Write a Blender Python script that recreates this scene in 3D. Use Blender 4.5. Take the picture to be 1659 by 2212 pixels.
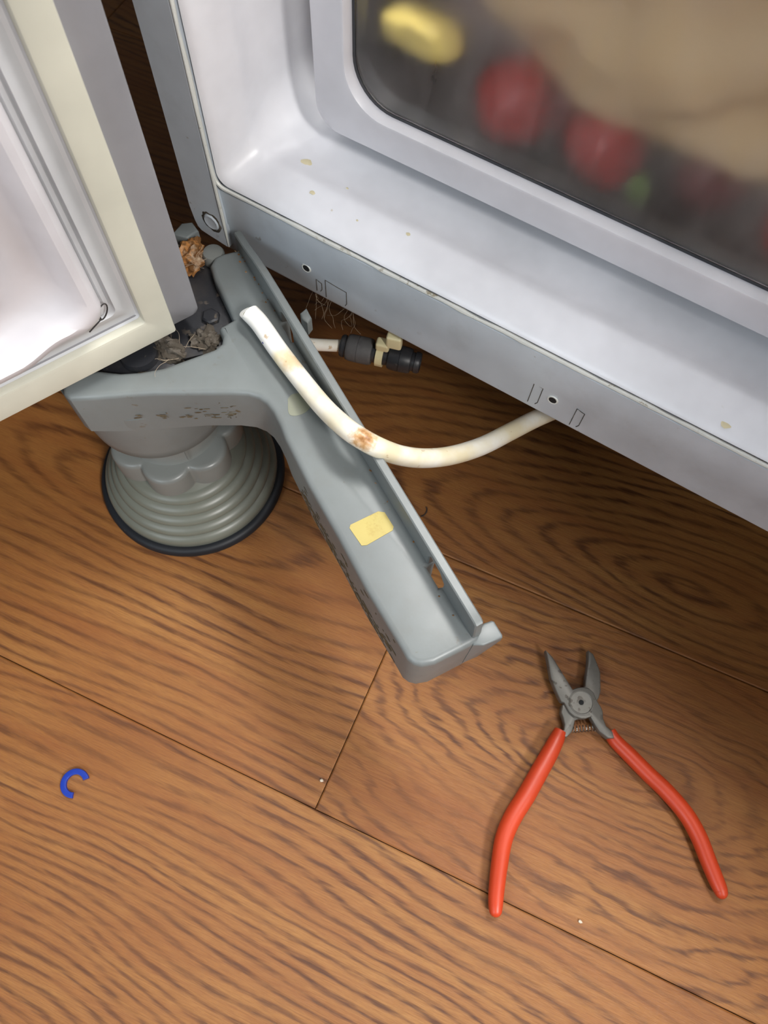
import bpy, bmesh, math, random
from mathutils import Vector, Matrix, noise

random.seed(4)
scene = bpy.context.scene
for o in list(bpy.data.objects):
    bpy.data.objects.remove(o, do_unlink=True)
COL = scene.collection
V = Vector

# ------------------------------------------------------------------ camera
# world: X along the refrigerator front, Y into the refrigerator, Z up, metres
cam_d = bpy.data.cameras.new('camera')
cam = bpy.data.objects.new('camera', cam_d)
COL.objects.link(cam)
RIGHT = V((0.848790, 0.528086, 0.026097))
UP = V((-0.494354, 0.775130, 0.393430))
FWD = V((-0.187536, 0.346841, -0.918984))
cam.matrix_world = Matrix(((RIGHT.x, UP.x, -FWD.x, 0), (RIGHT.y, UP.y, -FWD.y, 0), (RIGHT.z, UP.z, -FWD.z, 0.5), (0, 0, 0, 1)))
cam_d.sensor_fit = 'VERTICAL'
cam_d.sensor_height = 36.0
cam_d.sensor_width = 27.0
cam_d.lens = 1602.9 * 36.0 / 2212.0
cam_d.clip_start = 0.01
cam_d.dof.use_dof = True
cam_d.dof.focus_distance = 0.37
cam_d.dof.aperture_fstop = 18.0
scene.camera = cam

# ------------------------------------------------------------------ light
world = bpy.data.worlds.new('world')
scene.world = world
world.use_nodes = True
bg = world.node_tree.nodes['Background']
bg.inputs[0].default_value = (1.0, 0.97, 0.94, 1)
bg.inputs[1].default_value = 0.07

def area_light(name, loc, target, size, energy, color):
    d = bpy.data.lights.new(name, 'AREA')
    d.shape = 'RECTANGLE'
    d.size, d.size_y = size
    d.energy = energy
    d.color = color
    o = bpy.data.objects.new(name, d)
    COL.objects.link(o)
    o.location = loc
    o.rotation_euler = (V(target) - V(loc)).to_track_quat('-Z', 'Y').to_euler()
    return o

area_light('ceiling_light', (1.25, -0.42, 1.55), (0, 0.1, 0.1), (0.38, 0.38), 40.0, (1.0, 0.97, 0.94))
area_light('front_fill', (-0.22, -1.40, 1.15), (0, 0.1, 0.15), (0.8, 0.7), 13.0, (0.82, 0.92, 1.0))  # added fill that brightens the front faces of the refrigerator
area_light('drawer_fill', (0.02, 0.42, 0.96), (0.0, 0.30, 0.2), (0.35, 0.10), 7.0, (1.0, 0.97, 0.93))  # unseen lamp added above the drawer to brighten its contents

scene.view_settings.view_transform = 'Standard'
scene.view_settings.look = 'None'
scene.view_settings.gamma = 1.0
scene.view_settings.use_curve_mapping = False
scene.view_settings.exposure = -0.13

# ------------------------------------------------------------------ traced sizes, in metres in the world
# grain of the boards in view: heart u, v, flatness k, ring frequency, ripple, value, seed
GRAIN = {
    (1, 1): (-0.012, -0.045, 0.30, 760, 0.004, 0.98, 11.0),
    (0, 1): (0.415, 0.048, 0.20, 700, 0.003, 1.02, 23.0),
    (0, 2): (-0.425, 0.005, 0.40, 980, 0.012, 1.02, 7.4),
    (-1, 1): (0.095, -0.085, 0.22, 900, 0.003, 1.0, 31.0),
}
KP_LEFT = [(-0.2219, 0.2045), (-0.2241, 0.2), (-0.2225, 0.1937), (-0.2146, 0.1872), (-0.1979, 0.1768), (-0.1906, 0.1719), (-0.1934, 0.1648), (-0.193, 0.1629), (-0.1886, 0.1599), (-0.1867, 0.1563), (-0.1877, 0.1516), (-0.1951, 0.1401), (-0.2023, 0.1289), (-0.2105, 0.1205), (-0.2185, 0.1145), (-0.2281, 0.1102), (-0.2373, 0.1033), (-0.2391, 0.094), (-0.234, 0.0892), (-0.2291, 0.0888), (-0.2185, 0.0966), (-0.2076, 0.1053), (-0.1965, 0.1137), (-0.1784, 0.1255), (-0.1641, 0.1349), (-0.157, 0.1389), (-0.1514, 0.1402), (-0.1463, 0.1397), (-0.1406, 0.1373), (-0.1339, 0.1332), (-0.1269, 0.1279), (-0.1031, 0.1132), (-0.0771, 0.0989), (-0.0516, 0.084), (-0.0244, 0.0698), (-0.0201, 0.0674), (-0.0165, 0.0671), (-0.0132, 0.0682), (-0.009, 0.072), (-0.0036, 0.0809)]
LIP_OUT = [(-0.2133, 0.2152), (0.0019, 0.0938)]
LIP_IN = [(-0.2158, 0.2136), (-0.0005, 0.0903)]
LIP_BASE = [(-0.2163, 0.214), (0.001, 0.0888)]
STICKER = [(-0.0745, 0.1052), (-0.075, 0.1068), (-0.0677, 0.1195), (-0.0649, 0.1207), (-0.0576, 0.1168), (-0.057, 0.115), (-0.0632, 0.1023), (-0.0651, 0.1009)]
GLUE = [(-0.1383, 0.1471), (-0.1379, 0.1506), (-0.1339, 0.1541), (-0.1295, 0.1547), (-0.1271, 0.1524), (-0.1262, 0.1466), (-0.1293, 0.1414), (-0.1332, 0.1405)]
HOOK = [(-0.0001, 0.0978), (0.0002, 0.0995), (0.0026, 0.1025), (0.0038, 0.1028), (0.0098, 0.0994), (0.0104, 0.0983), (0.0052, 0.0908), (0.001, 0.0882), (-0.0021, 0.0921)]
TAB = [(-0.1601, 0.1904), (-0.1593, 0.1951), (-0.1534, 0.1912), (-0.1533, 0.1871), (-0.1573, 0.188)]
SLOTS = [(-0.0345, 0.1107), (-0.0236, 0.1033), (-0.1669, 0.1866), (-0.1549, 0.1786)]
TUBE = [(-0.1804, 0.1746, 0.1895), (-0.1718, 0.1721, 0.1885), (-0.1552, 0.1645, 0.1875), (-0.1358, 0.1561, 0.188), (-0.1154, 0.1464, 0.1935), (-0.0997, 0.1397, 0.2005), (-0.09, 0.1377, 0.2025), (-0.0814, 0.1399, 0.198), (-0.0736, 0.1474, 0.186), (-0.0653, 0.1581, 0.174), (-0.0563, 0.1725, 0.163), (-0.0471, 0.1905, 0.154), (-0.0394, 0.2101, 0.147), (-0.0326, 0.2268, 0.142), (-0.0249, 0.2425, 0.138), (-0.0152, 0.2604, 0.135)]
STUB = [(-0.1705, 0.2024, 0.138), (-0.1621, 0.2067, 0.138), (-0.1503, 0.2135, 0.138)]
COUPLER = [(-0.1512, 0.2134, 0.138), (-0.1057, 0.2278, 0.138)]
TIE = [(-0.1276, 0.2213, 0.138), (-0.1261, 0.2266, 0.152), (-0.1195, 0.2279, 0.158)]
PL_A = [(0.0443, 0.1574), (0.0504, 0.1556), (0.0595, 0.1503), (0.0678, 0.1455), (0.0711, 0.1436), (0.0735, 0.1465), (0.0764, 0.1488), (0.08, 0.1499), (0.0839, 0.1491), (0.0872, 0.146), (0.0921, 0.1431), (0.0939, 0.1415), (0.0961, 0.1374), (0.0998, 0.1342), (0.1046, 0.1332), (0.1074, 0.13), (0.104, 0.1279), (0.0975, 0.1288), (0.0929, 0.1313), (0.0887, 0.1341), (0.0866, 0.1315), (0.0839, 0.1298), (0.08, 0.1287), (0.0757, 0.1294), (0.0721, 0.1317), (0.0703, 0.1331), (0.0683, 0.1326), (0.0663, 0.1339), (0.0623, 0.1369), (0.0556, 0.1426), (0.0486, 0.152)]
PL_B = [(0.0691, 0.1735), (0.073, 0.173), (0.0785, 0.1682), (0.0825, 0.164), (0.0877, 0.1535), (0.0886, 0.1489), (0.0882, 0.1421), (0.0846, 0.1311), (0.0816, 0.1274), (0.0828, 0.1227), (0.0831, 0.1197), (0.0818, 0.1153), (0.078, 0.113), (0.076, 0.1162), (0.078, 0.1183), (0.077, 0.1213), (0.0744, 0.1247), (0.0717, 0.1271), (0.0701, 0.1317), (0.0728, 0.1371), (0.0775, 0.1509), (0.0754, 0.1567), (0.0727, 0.1655)]
PL_PIV = [(0.0795, 0.1389), (0.0882, 0.1443), (0.081, 0.1398)]
PL_SPR = [(0.0828, 0.1216), (0.0946, 0.1304)]
GRIP_L = [(0.0767, 0.1171), (0.0771, 0.1108), (0.0771, 0.1003), (0.0766, 0.0867), (0.076, 0.0701), (0.0748, 0.0551), (0.0758, 0.0417), (0.0802, 0.0276), (0.0853, 0.0144), (0.0885, 0.0074), (0.0899, 0.0047)]
GRIP_R = [(0.104, 0.1336), (0.1099, 0.1302), (0.121, 0.1272), (0.1357, 0.1231), (0.15, 0.1196), (0.1656, 0.1138), (0.1775, 0.106), (0.1877, 0.0965), (0.1959, 0.0891), (0.1997, 0.0858), (0.2009, 0.0845)]
CLIP = [(-0.1673, -0.0727), (-0.1598, -0.068), (-0.163, -0.07), (-0.1628, -0.0667), (-0.1638, -0.0785)]
CRUMBS = [(-0.0376, 0.0104), (0.1371, 0.0259), (-0.122, -0.0213), (-0.0786, 0.2041)]
HINGE = [(-0.2509, 0.2042), (-0.2328, 0.2061), (-0.1914, 0.178), (-0.1878, 0.1607), (-0.1945, 0.1494), (-0.2275, 0.111), (-0.2462, 0.104), (-0.2571, 0.1536)]
HB = [(-0.2269, 0.2034, 0.178), (-0.2353, 0.2001, 0.176), (-0.2106, 0.1366, 0.176), (-0.1998, 0.1564, 0.172), (-0.2489, 0.2053, 0.182), (-0.2186, 0.1269, 0.174), (-0.2417, 0.1959, 0.176)]
DUSTW = [(-0.1757, 0.2283, 0.15), (-0.17, 0.2336, 0.14), (-0.1565, 0.221, 0.15), (-0.0231, 0.2267, 0.15)]
FL = [(-0.175, 0.218, 0.1847), (-0.0258, 0.218, 0.1822), (-0.2355, 0.218, 0.1856), (-0.227, 0.218, 0.1712), (-0.2266, 0.218, 0.1977), (-0.2257, 0.218, 0.2224), (-0.2291, 0.218, 0.3049), (-0.2487, 0.218, 0.1748), (-0.2491, 0.218, 0.1821), (-0.2519, 0.218, 0.2969)]
DR = [(-0.2007, 0.268, 0.289), (-0.1997, 0.268, 0.2348), (-0.1945, 0.268, 0.2278), (-0.1776, 0.268, 0.226), (0.046, 0.268, 0.227)]
WIN = [(-0.1815, 0.272, 0.2937), (-0.1816, 0.272, 0.2655), (-0.1758, 0.272, 0.2551), (-0.1613, 0.272, 0.2479), (-0.1429, 0.272, 0.2448), (0.0347, 0.272, 0.2455)]
CONT = [(-0.156, 0.3, 0.2768), (-0.1141, 0.3, 0.2527), (-0.0584, 0.3, 0.2533), (-0.0385, 0.3, 0.2502), (0.0181, 0.3, 0.2496), (-0.0932, 0.3, 0.2853), (-0.0455, 0.3, 0.3004), (-0.0058, 0.3, 0.2799), (-0.1681, 0.3, 0.2506)]
CLEAN_END = (-0.1804, 0.1746, 0.1895)
SCORCH = (-0.0865, 0.1364, 0.207)
MARK = (-0.1439, 0.1613, 0.193)

# ------------------------------------------------------------------ materials
def srgb(r, g, b):
    f = lambda c: (c / 255 / 12.92) if c / 255 <= 0.04045 else ((c / 255 + 0.055) / 1.055) ** 2.4
    return (f(r), f(g), f(b), 1)

class NT:
    """small helper around a node tree"""
    def __init__(s, mat):
        s.t = mat.node_tree
        s.bsdf = s.t.nodes['Principled BSDF']
    def n(s, typ, **kw):
        nd = s.t.nodes.new(typ)
        for k, v in kw.items():
            setattr(nd, k, v)
        return nd
    def link(s, a, b):
        s.t.links.new(a, b)
    def math(s, op, a, b=None, c=None):
        nd = s.n('ShaderNodeMath', operation=op)
        for i, x in enumerate((a, b, c)):
            if x is None: continue
            if isinstance(x, (int, float)): nd.inputs[i].default_value = x
            else: s.link(x, nd.inputs[i])
        return nd.outputs[0]
    def noise(s, vec, scale, detail=3.0, rough=0.55, dist=0.0):
        nd = s.n('ShaderNodeTexNoise')
        nd.inputs['Scale'].default_value = scale
        nd.inputs['Detail'].default_value = detail
        nd.inputs['Roughness'].default_value = rough
        nd.inputs['Distortion'].default_value = dist
        s.link(vec, nd.inputs['Vector'])
        return nd.outputs['Fac']
    def ramp(s, fac, stops):
        nd = s.n('ShaderNodeValToRGB')
        cr = nd.color_ramp
        while len(cr.elements) < len(stops): cr.elements.new(0.5)
        for e, (p, c) in zip(cr.elements, stops):
            e.position = p
            e.color = c if isinstance(c, tuple) else (c, c, c, 1)
        s.link(fac, nd.inputs[0])
        return nd.outputs[0]
    def mix(s, fac, a, b):
        nd = s.n('ShaderNodeMix', data_type='RGBA')
        for sock, x in ((nd.inputs['Factor'], fac), (nd.inputs['A'], a), (nd.inputs['B'], b)):
            if isinstance(x, (int, float, tuple)): sock.default_value = x
            else: s.link(x, sock)
        return nd.outputs['Result']
    def coords(s, which='Object'):
        return s.n('ShaderNodeTexCoord').outputs[which]
    def bump(s, h, strength, dist=0.001):
        nd = s.n('ShaderNodeBump')
        nd.inputs['Strength'].default_value = strength
        nd.inputs['Distance'].default_value = dist
        s.link(h, nd.inputs['Height'])
        s.link(nd.outputs[0], s.bsdf.inputs['Normal'])

def new_mat(name, color, rough=0.45, spec=0.5, metal=0.0):
    m = bpy.data.materials.new(name)
    m.use_nodes = True
    b = m.node_tree.nodes['Principled BSDF']
    b.inputs['Base Color'].default_value = color
    b.inputs['Roughness'].default_value = rough
    b.inputs['Metallic'].default_value = metal
    b.inputs['Specular IOR Level'].default_value = spec
    return m

def worn(name, color, rough=0.45, spec=0.5, metal=0.0, dirt=srgb(92, 74, 44), speck=0.70, speck_scale=140, blotch=0.0, blotch_scale=30, blotch_col=None, grain=0.02):
    """plain colour with soft tone drift, small dirt specks and larger blotches"""
    m = new_mat(name, color, rough, spec, metal)
    t = NT(m)
    co = t.coords()
    drift = t.noise(co, 14, 4)
    dk = tuple(c * 0.86 for c in color[:3]) + (1,)
    lt = tuple(min(1, c * 1.06) for c in color[:3]) + (1,)
    base = t.mix(t.ramp(drift, [(0.35, 0.0), (0.65, 1.0)]), dk, lt)
    mask = t.noise(co, 22, 2)
    sp = t.math('MULTIPLY', t.ramp(t.noise(co, speck_scale, 3, 0.6), [(speck, 0.0), (speck + 0.05, 1.0)]), t.ramp(mask, [(0.45, 0.0), (0.62, 1.0)]))
    base = t.mix(t.math('MULTIPLY', sp, 0.75), base, dirt)
    if blotch > 0:
        bl = t.ramp(t.noise(co, blotch_scale, 5, 0.65), [(0.52, 0.0), (0.72, 1.0)])
        base = t.mix(t.math('MULTIPLY', bl, blotch), base, blotch_col or dirt)
    t.link(base, t.bsdf.inputs['Base Color'])
    t.link(t.math('ADD', t.math('MULTIPLY', t.noise(co, 60, 3), 0.14), rough - 0.07), t.bsdf.inputs['Roughness'])
    t.bump(t.noise(co, 900, 2), grain, 0.0006)
    return m

def wood_material():
    m = new_mat('laminate_wood', srgb(170, 110, 60), 0.42, 0.45)
    t = NT(m)
    co = t.coords()
    def attr(nm):
        a = t.n('ShaderNodeAttribute', attribute_type='OBJECT', attribute_name=nm)
        return a.outputs['Fac']
    sep = t.n('ShaderNodeSeparateXYZ')
    t.link(co, sep.inputs[0])
    u, v = sep.outputs[0], sep.outputs[1]
    seed = attr('grain_seed')
    def vec(su, sv):
        c = t.n('ShaderNodeCombineXYZ')
        t.link(t.math('MULTIPLY', u, su), c.inputs[0])
        t.link(t.math('MULTIPLY', v, sv), c.inputs[1])
        t.link(seed, c.inputs[2])
        return c.outputs[0]
    # growth rings: stretched ellipses around the heart of the board, bent by noise
    du = t.math('MULTIPLY', t.math('SUBTRACT', u, attr('grain_u')), attr('grain_k'))
    dv = t.math('SUBTRACT', v, attr('grain_v'))
    d = t.math('SQRT', t.math('ADD', t.math('ADD', t.math('MULTIPLY', du, du), t.math('MULTIPLY', dv, dv)), 0.00002))
    warp = t.math('SUBTRACT', t.noise(vec(2.6, 7), 1.0, 2, 0.5), 0.5)
    warp2 = t.math('SUBTRACT', t.noise(vec(26, 60), 1.0, 2, 0.5), 0.5)
    d = t.math('ADD', d, t.math('MULTIPLY', warp, 0.075))
    d = t.math('ADD', d, t.math('MULTIPLY', warp2, attr('grain_ripple')))
    d = t.math('ADD', d, t.math('MULTIPLY', t.math('SUBTRACT', t.noise(vec(22, 300), 1.0, 3, 0.6), 0.5), 0.0055))
    w = t.math('SINE', t.math('MULTIPLY', d, attr('grain_freq')))
    ring = t.ramp(t.math('MULTIPLY_ADD', w, 0.5, 0.5), [(0.0, 0.0), (0.50, 0.10), (0.82, 0.60), (1.0, 1.0)])
    broken = t.ramp(t.noise(vec(34, 260), 1.0, 3, 0.6), [(0.36, 0.30), (0.56, 1.0)])
    amt = t.ramp(t.noise(vec(5, 16), 1.0, 2), [(0.30, 0.32), (0.60, 1.0)])
    ring = t.math('MULTIPLY', t.math('MULTIPLY', ring, amt), broken)
    fibre = t.noise(vec(80, 1500), 1.0, 4, 0.75)
    fib = t.ramp(fibre, [(0.38, 0.0), (0.66, 1.0)])
    streak = t.ramp(t.noise(vec(6, 90), 1.0, 3, 0.6), [(0.38, 0.0), (0.66, 1.0)])
    cloud = t.ramp(t.noise(vec(5, 12), 1.0, 3), [(0.3, 0.0), (0.7, 1.0)])
    base = t.mix(cloud, srgb(144, 90, 40), srgb(170, 120, 63))
    base = t.mix(t.math('MULTIPLY', streak, 0.45), base, srgb(136, 78, 36))
    base = t.mix(t.math('MULTIPLY', ring, 0.95), base, srgb(72, 38, 15))
    base = t.mix(t.math('MULTIPLY', fib, 0.48), base, srgb(108, 60, 28))
    hue = t.n('ShaderNodeHueSaturation')
    t.link(base, hue.inputs['Color'])
    t.link(attr('grain_value'), hue.inputs['Value'])
    t.link(hue.outputs[0], t.bsdf.inputs['Base Color'])
    t.link(t.math('MULTIPLY_ADD', fib, 0.12, 0.36), t.bsdf.inputs['Roughness'])
    t.bump(t.math('ADD', fibre, t.math('MULTIPLY', ring, -0.5)), 0.55, 0.0007)
    return m

M = {}
M['wood'] = wood_material()
M['joint'] = new_mat('joint_brown', srgb(96, 48, 26), 0.6)
M['kick'] = worn('grey_plastic', srgb(117, 123, 123), 0.40, 0.5, speck=0.66, speck_scale=120, blotch=0.10, blotch_scale=45)
M['foot'] = worn('olive_grey_plastic', srgb(111, 114, 104), 0.38, 0.5, speck=0.72, blotch=0.10, blotch_scale=40)
M['knob'] = worn('foot_knob_plastic', srgb(117, 120, 117), 0.36, 0.5, speck=0.74)
M['rubber'] = worn('black_rubber', srgb(28, 31, 36), 0.55, 0.4, speck=0.74, dirt=srgb(110, 105, 95))
M['steel_paint'] = worn('painted_steel', srgb(197, 206, 214), 0.38, 0.5, speck=0.68, speck_scale=110, dirt=srgb(112, 92, 62), blotch=0.14, blotch_scale=38, blotch_col=srgb(128, 126, 118))
M['door_paint'] = worn('door_grey', srgb(136, 136, 140), 0.45, 0.4, speck=0.72, speck_scale=260, dirt=srgb(205, 205, 208))
M['white'] = worn('white_abs', srgb(240, 241, 246), 0.34, 0.5, speck=0.73, speck_scale=90, dirt=srgb(190, 175, 135), grain=0.006)
M['door_white'] = worn('door_liner_abs', srgb(208, 206, 210), 0.34, 0.5, speck=0.75, speck_scale=90, dirt=srgb(120, 100, 80), grain=0.006)
M['drawer'] = worn('drawer_white', srgb(232, 232, 238), 0.35, 0.5, speck=0.8, grain=0.006)
M['gasket'] = worn('cream_gasket', srgb(200, 199, 184), 0.55, 0.35, speck=0.70, speck_scale=150, dirt=srgb(105, 92, 70))
M['bellows'] = worn('gasket_bellows', srgb(192, 194, 197), 0.45, 0.4, speck=0.74)
M['bead'] = worn('seal_bead', srgb(216, 218, 212), 0.4, 0.5, speck=0.60, speck_scale=160, dirt=srgb(126, 112, 76))
def tube_material():
    """milky tube: clean end, yellowed run, brown scorch at the old bend and at the mark"""
    m = new_mat('milky_tube', srgb(240, 237, 226), 0.35)
    t = NT(m)
    co = t.coords()
    yel = t.ramp(t.noise(co, 45, 4), [(0.36, 0.0), (0.64, 1.0)])
    base = t.mix(yel, srgb(242, 240, 230), srgb(230, 219, 186))
    def near(p, r, wob):
        dn = t.n('ShaderNodeVectorMath', operation='DISTANCE')
        t.link(co, dn.inputs[0])
        dn.inputs[1].default_value = p
        return t.math('ADD', dn.outputs['Value'], t.math('MULTIPLY', t.math('SUBTRACT', t.noise(co, 420, 3), 0.5), wob)), r
    dd, r = near(CLEAN_END, 0.030, 0.002)
    base = t.mix(t.ramp(dd, [(r - 0.002, 1.0), (r, 0.0)]), base, srgb(248, 248, 243))
    dd, r = near(SCORCH, 0.0065, 0.008)
    base = t.mix(t.ramp(dd, [(r - 0.003, 0.9), (r, 0.0)]), base, srgb(200, 146, 66))
    dd, r = near(SCORCH, 0.0042, 0.012)
    base = t.mix(t.ramp(dd, [(r - 0.001, 0.8), (r, 0.0)]), base, srgb(120, 68, 22))
    dd, r = near(MARK, 0.0055, 0.006)
    base = t.mix(t.ramp(dd, [(r - 0.002, 0.8), (r, 0.0)]), base, srgb(208, 176, 122))
    sp = t.ramp(t.noise(co, 160, 3, 0.6), [(0.66, 0.0), (0.72, 0.7)])
    base = t.mix(sp, base, srgb(176, 140, 84))
    t.link(base, t.bsdf.inputs['Base Color'])
    return m
M['tube'] = tube_material()
M['tube_dark'] = new_mat('tube_bore', srgb(176, 172, 150), 0.6)
M['black'] = worn('black_plastic', srgb(46, 49, 54), 0.40, 0.5, speck=0.66, speck_scale=180, dirt=srgb(138, 130, 116), blotch=0.35, blotch_scale=60, blotch_col=srgb(104, 102, 100))
M['black_metal'] = worn('black_steel', srgb(38, 39, 43), 0.42, 0.5, speck=0.62, speck_scale=150, dirt=srgb(120, 108, 92), blotch=0.25, blotch_scale=50, blotch_col=srgb(88, 80, 72))
M['dusty'] = worn('dusty_black_plastic', srgb(92, 92, 93), 0.6, 0.4, speck=0.55, speck_scale=180, dirt=srgb(150, 146, 138), blotch=0.5, blotch_scale=90, blotch_col=srgb(52, 53, 56))
M['tie'] = new_mat('nylon_tie', srgb(226, 218, 176), 0.45)
M['sticker'] = worn('yellow_label', srgb(186, 170, 98), 0.5, 0.4, speck=0.58, speck_scale=170, dirt=srgb(150, 112, 40), blotch=0.6, blotch_scale=150, blotch_col=srgb(160, 132, 58))
M['glue'] = new_mat('glue_residue', srgb(126, 129, 112), 0.30)
M['grip'] = worn('red_vinyl', srgb(196, 64, 30), 0.42, 0.5, speck=0.74, speck_scale=300, dirt=srgb(120, 40, 26), blotch=0.18, blotch_scale=60, blotch_col=srgb(176, 50, 30))
M['tool'] = worn('tool_steel', srgb(120, 118, 112), 0.46, 0.5, metal=0.45, speck=0.60, speck_scale=200, dirt=srgb(72, 66, 58), blotch=0.5, blotch_scale=120, blotch_col=srgb(104, 100, 92))
M['spring'] = new_mat('spring_steel', srgb(150, 145, 138), 0.3, 0.5, 0.9)
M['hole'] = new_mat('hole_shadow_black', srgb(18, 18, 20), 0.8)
M['blue'] = new_mat('blue_plastic', srgb(20, 54, 158), 0.40)
M['rust'] = worn('rust_clump', srgb(118, 82, 48), 0.85, 0.2, speck=0.5, speck_scale=160, dirt=srgb(190, 132, 74), blotch=0.7, blotch_scale=110, blotch_col=srgb(206, 190, 166))
M['dust'] = worn('dust_clump', srgb(78, 72, 64), 0.95, 0.1, speck=0.5, speck_scale=300, dirt=srgb(58, 50, 42), blotch=0.6, blotch_scale=160, blotch_col=srgb(128, 122, 114))
M['grime'] = worn('dark_grime', srgb(104, 92, 70), 0.8, 0.2, speck=0.5, speck_scale=200, dirt=srgb(70, 58, 38))
M['hair'] = new_mat('dust_fibre', srgb(176, 160, 138), 0.8)
M['dark_fibre'] = new_mat('dark_wire', srgb(48, 46, 46), 0.6)
M['crumb'] = new_mat('crumb_white', srgb(226, 216, 196), 0.7)
M['stain'] = new_mat('dried_stain', srgb(222, 212, 176), 0.4)
M['wall'] = worn('shade_wall_paint', srgb(205, 198, 188), 0.7, 0.3, speck=0.9)
M['bag'] = worn('paper_bag', srgb(240, 214, 168), 0.7, 0.3, speck=0.9, blotch=0.35, blotch_scale=20, blotch_col=srgb(222, 206, 180))
M['red'] = worn('red_skin', srgb(176, 24, 26), 0.35, 0.5, speck=0.85)
M['darkred'] = worn('dark_red_skin', srgb(112, 28, 34), 0.4, 0.5, speck=0.85)
M['yellow'] = new_mat('pale_yellow', srgb(246, 226, 126), 0.5)
M['green'] = new_mat('leaf_green', srgb(92, 128, 42), 0.6)
M['tray'] = new_mat('drawer_tray', srgb(66, 56, 54), 0.5)

M['blue_ink'] = new_mat('blue_ink', srgb(36, 42, 96), 0.5)

def pane_material():
    m = new_mat('smoky_pane', srgb(244, 240, 238), 0.22)
    t = NT(m)
    b = t.bsdf
    b.inputs['IOR'].default_value = 1.25
    co = t.coords()
    mp = t.n('ShaderNodeMapping')
    mp.inputs['Scale'].default_value = (160, 1, 28)
    t.link(co, mp.inputs['Vector'])
    smear = t.noise(mp.outputs[0], 1.0, 4, 0.6)
    fog = t.noise(co, 26, 4)
    haze = t.math('ADD', t.math('MULTIPLY', smear, 0.30), t.math('MULTIPLY', fog, 0.40))
    t.link(t.ramp(haze, [(0.15, 1.0), (0.65, 0.90)]), b.inputs['Transmission Weight'])
    t.link(t.ramp(haze, [(0.15, 0.26), (0.65, 0.38)]), b.inputs['Roughness'])
    return m
M['pane'] = pane_material()

# ------------------------------------------------------------------ helpers
def link(name, me, mat, parent=None):
    o = bpy.data.objects.new(name, me)
    COL.objects.link(o)
    if mat is not None and not me.materials:
        me.materials.append(M[mat])
    if parent is not None:
        o.parent = parent
    return o

def mesh(name, verts, faces, mat, parent=None, smooth=True, angle=40):
    me = bpy.data.meshes.new(name)
    me.from_pydata([tuple(v) for v in verts], [], faces)
    bm = bmesh.new()
    bm.from_mesh(me)
    bmesh.ops.recalc_face_normals(bm, faces=bm.faces)
    if smooth:
        lim = math.radians(angle)
        for f in bm.faces: f.smooth = True
        for e in bm.edges:
            if len(e.link_faces) == 2 and e.calc_face_angle(0) > lim: e.smooth = False
    bm.to_mesh(me)
    bm.free()
    return link(name, me, mat, parent)

def tag(o, label=None, cat=None, group=None, kind=None):
    if label: o['label'] = label
    if cat: o['category'] = cat
    if group: o['group'] = group
    if kind: o['kind'] = kind
    return o

def empty(name, loc=(0, 0, 0)):
    o = bpy.data.objects.new(name, None)
    o.empty_display_size = 0.02
    COL.objects.link(o)
    o.location = loc
    return o

def adopt(child, root):
    """parent while keeping the world placement (root has no rotation)"""
    child.parent = root
    child.location = child.location - root.location
    return child

def loft(rings, closed=True, cap0=False, cap1=False):
    """rings: equal length lists of points -> verts, faces"""
    n = len(rings[0])
    vs = [p for r in rings for p in r]
    fs = []
    for i in range(len(rings) - 1):
        for j in range(n if closed else n - 1):
            k = (j + 1) % n
            fs.append((i * n + j, i * n + k, (i + 1) * n + k, (i + 1) * n + j))
    if cap0: fs.append(tuple(range(n))[::-1])
    if cap1: fs.append(tuple((len(rings) - 1) * n + j for j in range(n)))
    return vs, fs

def lathe(profile, center, seg=64, cap0=False, cap1=False):
    rings = [[V((center[0] + r * math.cos(2 * math.pi * j / seg), center[1] + r * math.sin(2 * math.pi * j / seg), center[2] + z)) for j in range(seg)] for r, z in profile]
    return loft(rings, True, cap0, cap1)

def catmull(pts, per=8):
    pts = [V(p) for p in pts]
    P = [2 * pts[0] - pts[1]] + pts + [2 * pts[-1] - pts[-2]]
    out = []
    for i in range(1, len(P) - 2):
        a, b, c, d = P[i - 1], P[i], P[i + 1], P[i + 2]
        for k in range(per):
            t = k / per
            out.append(0.5 * ((2 * b) + (c - a) * t + (2 * a - 5 * b + 4 * c - d) * t * t + (3 * b - a - 3 * c + d) * t ** 3))
    out.append(pts[-1])
    return out

def sweep(path, radius, seg=16, cap0=True, cap1=True, flat=1.0):
    """tube along a path; radius is a number or one value per path point"""
    n = len(path)
    rad = radius if isinstance(radius, (list, tuple)) else [radius] * n
    rings = []
    tan = [(path[min(i + 1, n - 1)] - path[max(i - 1, 0)]).normalized() for i in range(n)]
    up = V((0, 0, 1)) if abs(tan[0].z) < 0.9 else V((1, 0, 0))
    for i in range(n):
        s = tan[i].cross(up)
        if s.length < 1e-6: s = V((1, 0, 0))
        s.normalize()
        w = s.cross(tan[i]).normalized()
        up = w
        rings.append([path[i] + (s * math.cos(2 * math.pi * j / seg) + w * flat * math.sin(2 * math.pi * j / seg)) * rad[i] for j in range(seg)])
    return loft(rings, True, cap0, cap1)

def merge(*parts):
    vs, fs = [], []
    for v, f in parts:
        o = len(vs)
        vs += list(v)
        fs += [tuple(i + o for i in q) for q in f]
    return vs, fs

def box(x0, x1, y0, y1, z0, z1):
    vs = [V((x, y, z)) for z in (z0, z1) for y in (y0, y1) for x in (x0, x1)]
    return vs, [(0, 2, 3, 1), (4, 5, 7, 6), (0, 1, 5, 4), (2, 6, 7, 3), (0, 4, 6, 2), (1, 3, 7, 5)]

def bevel(o, w, seg=2, angle=35):
    m = o.modifiers.new('bevel', 'BEVEL')
    m.width = w
    m.segments = seg
    m.limit_method = 'ANGLE'
    m.angle_limit = math.radians(angle)
    m.harden_normals = False
    return o

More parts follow.
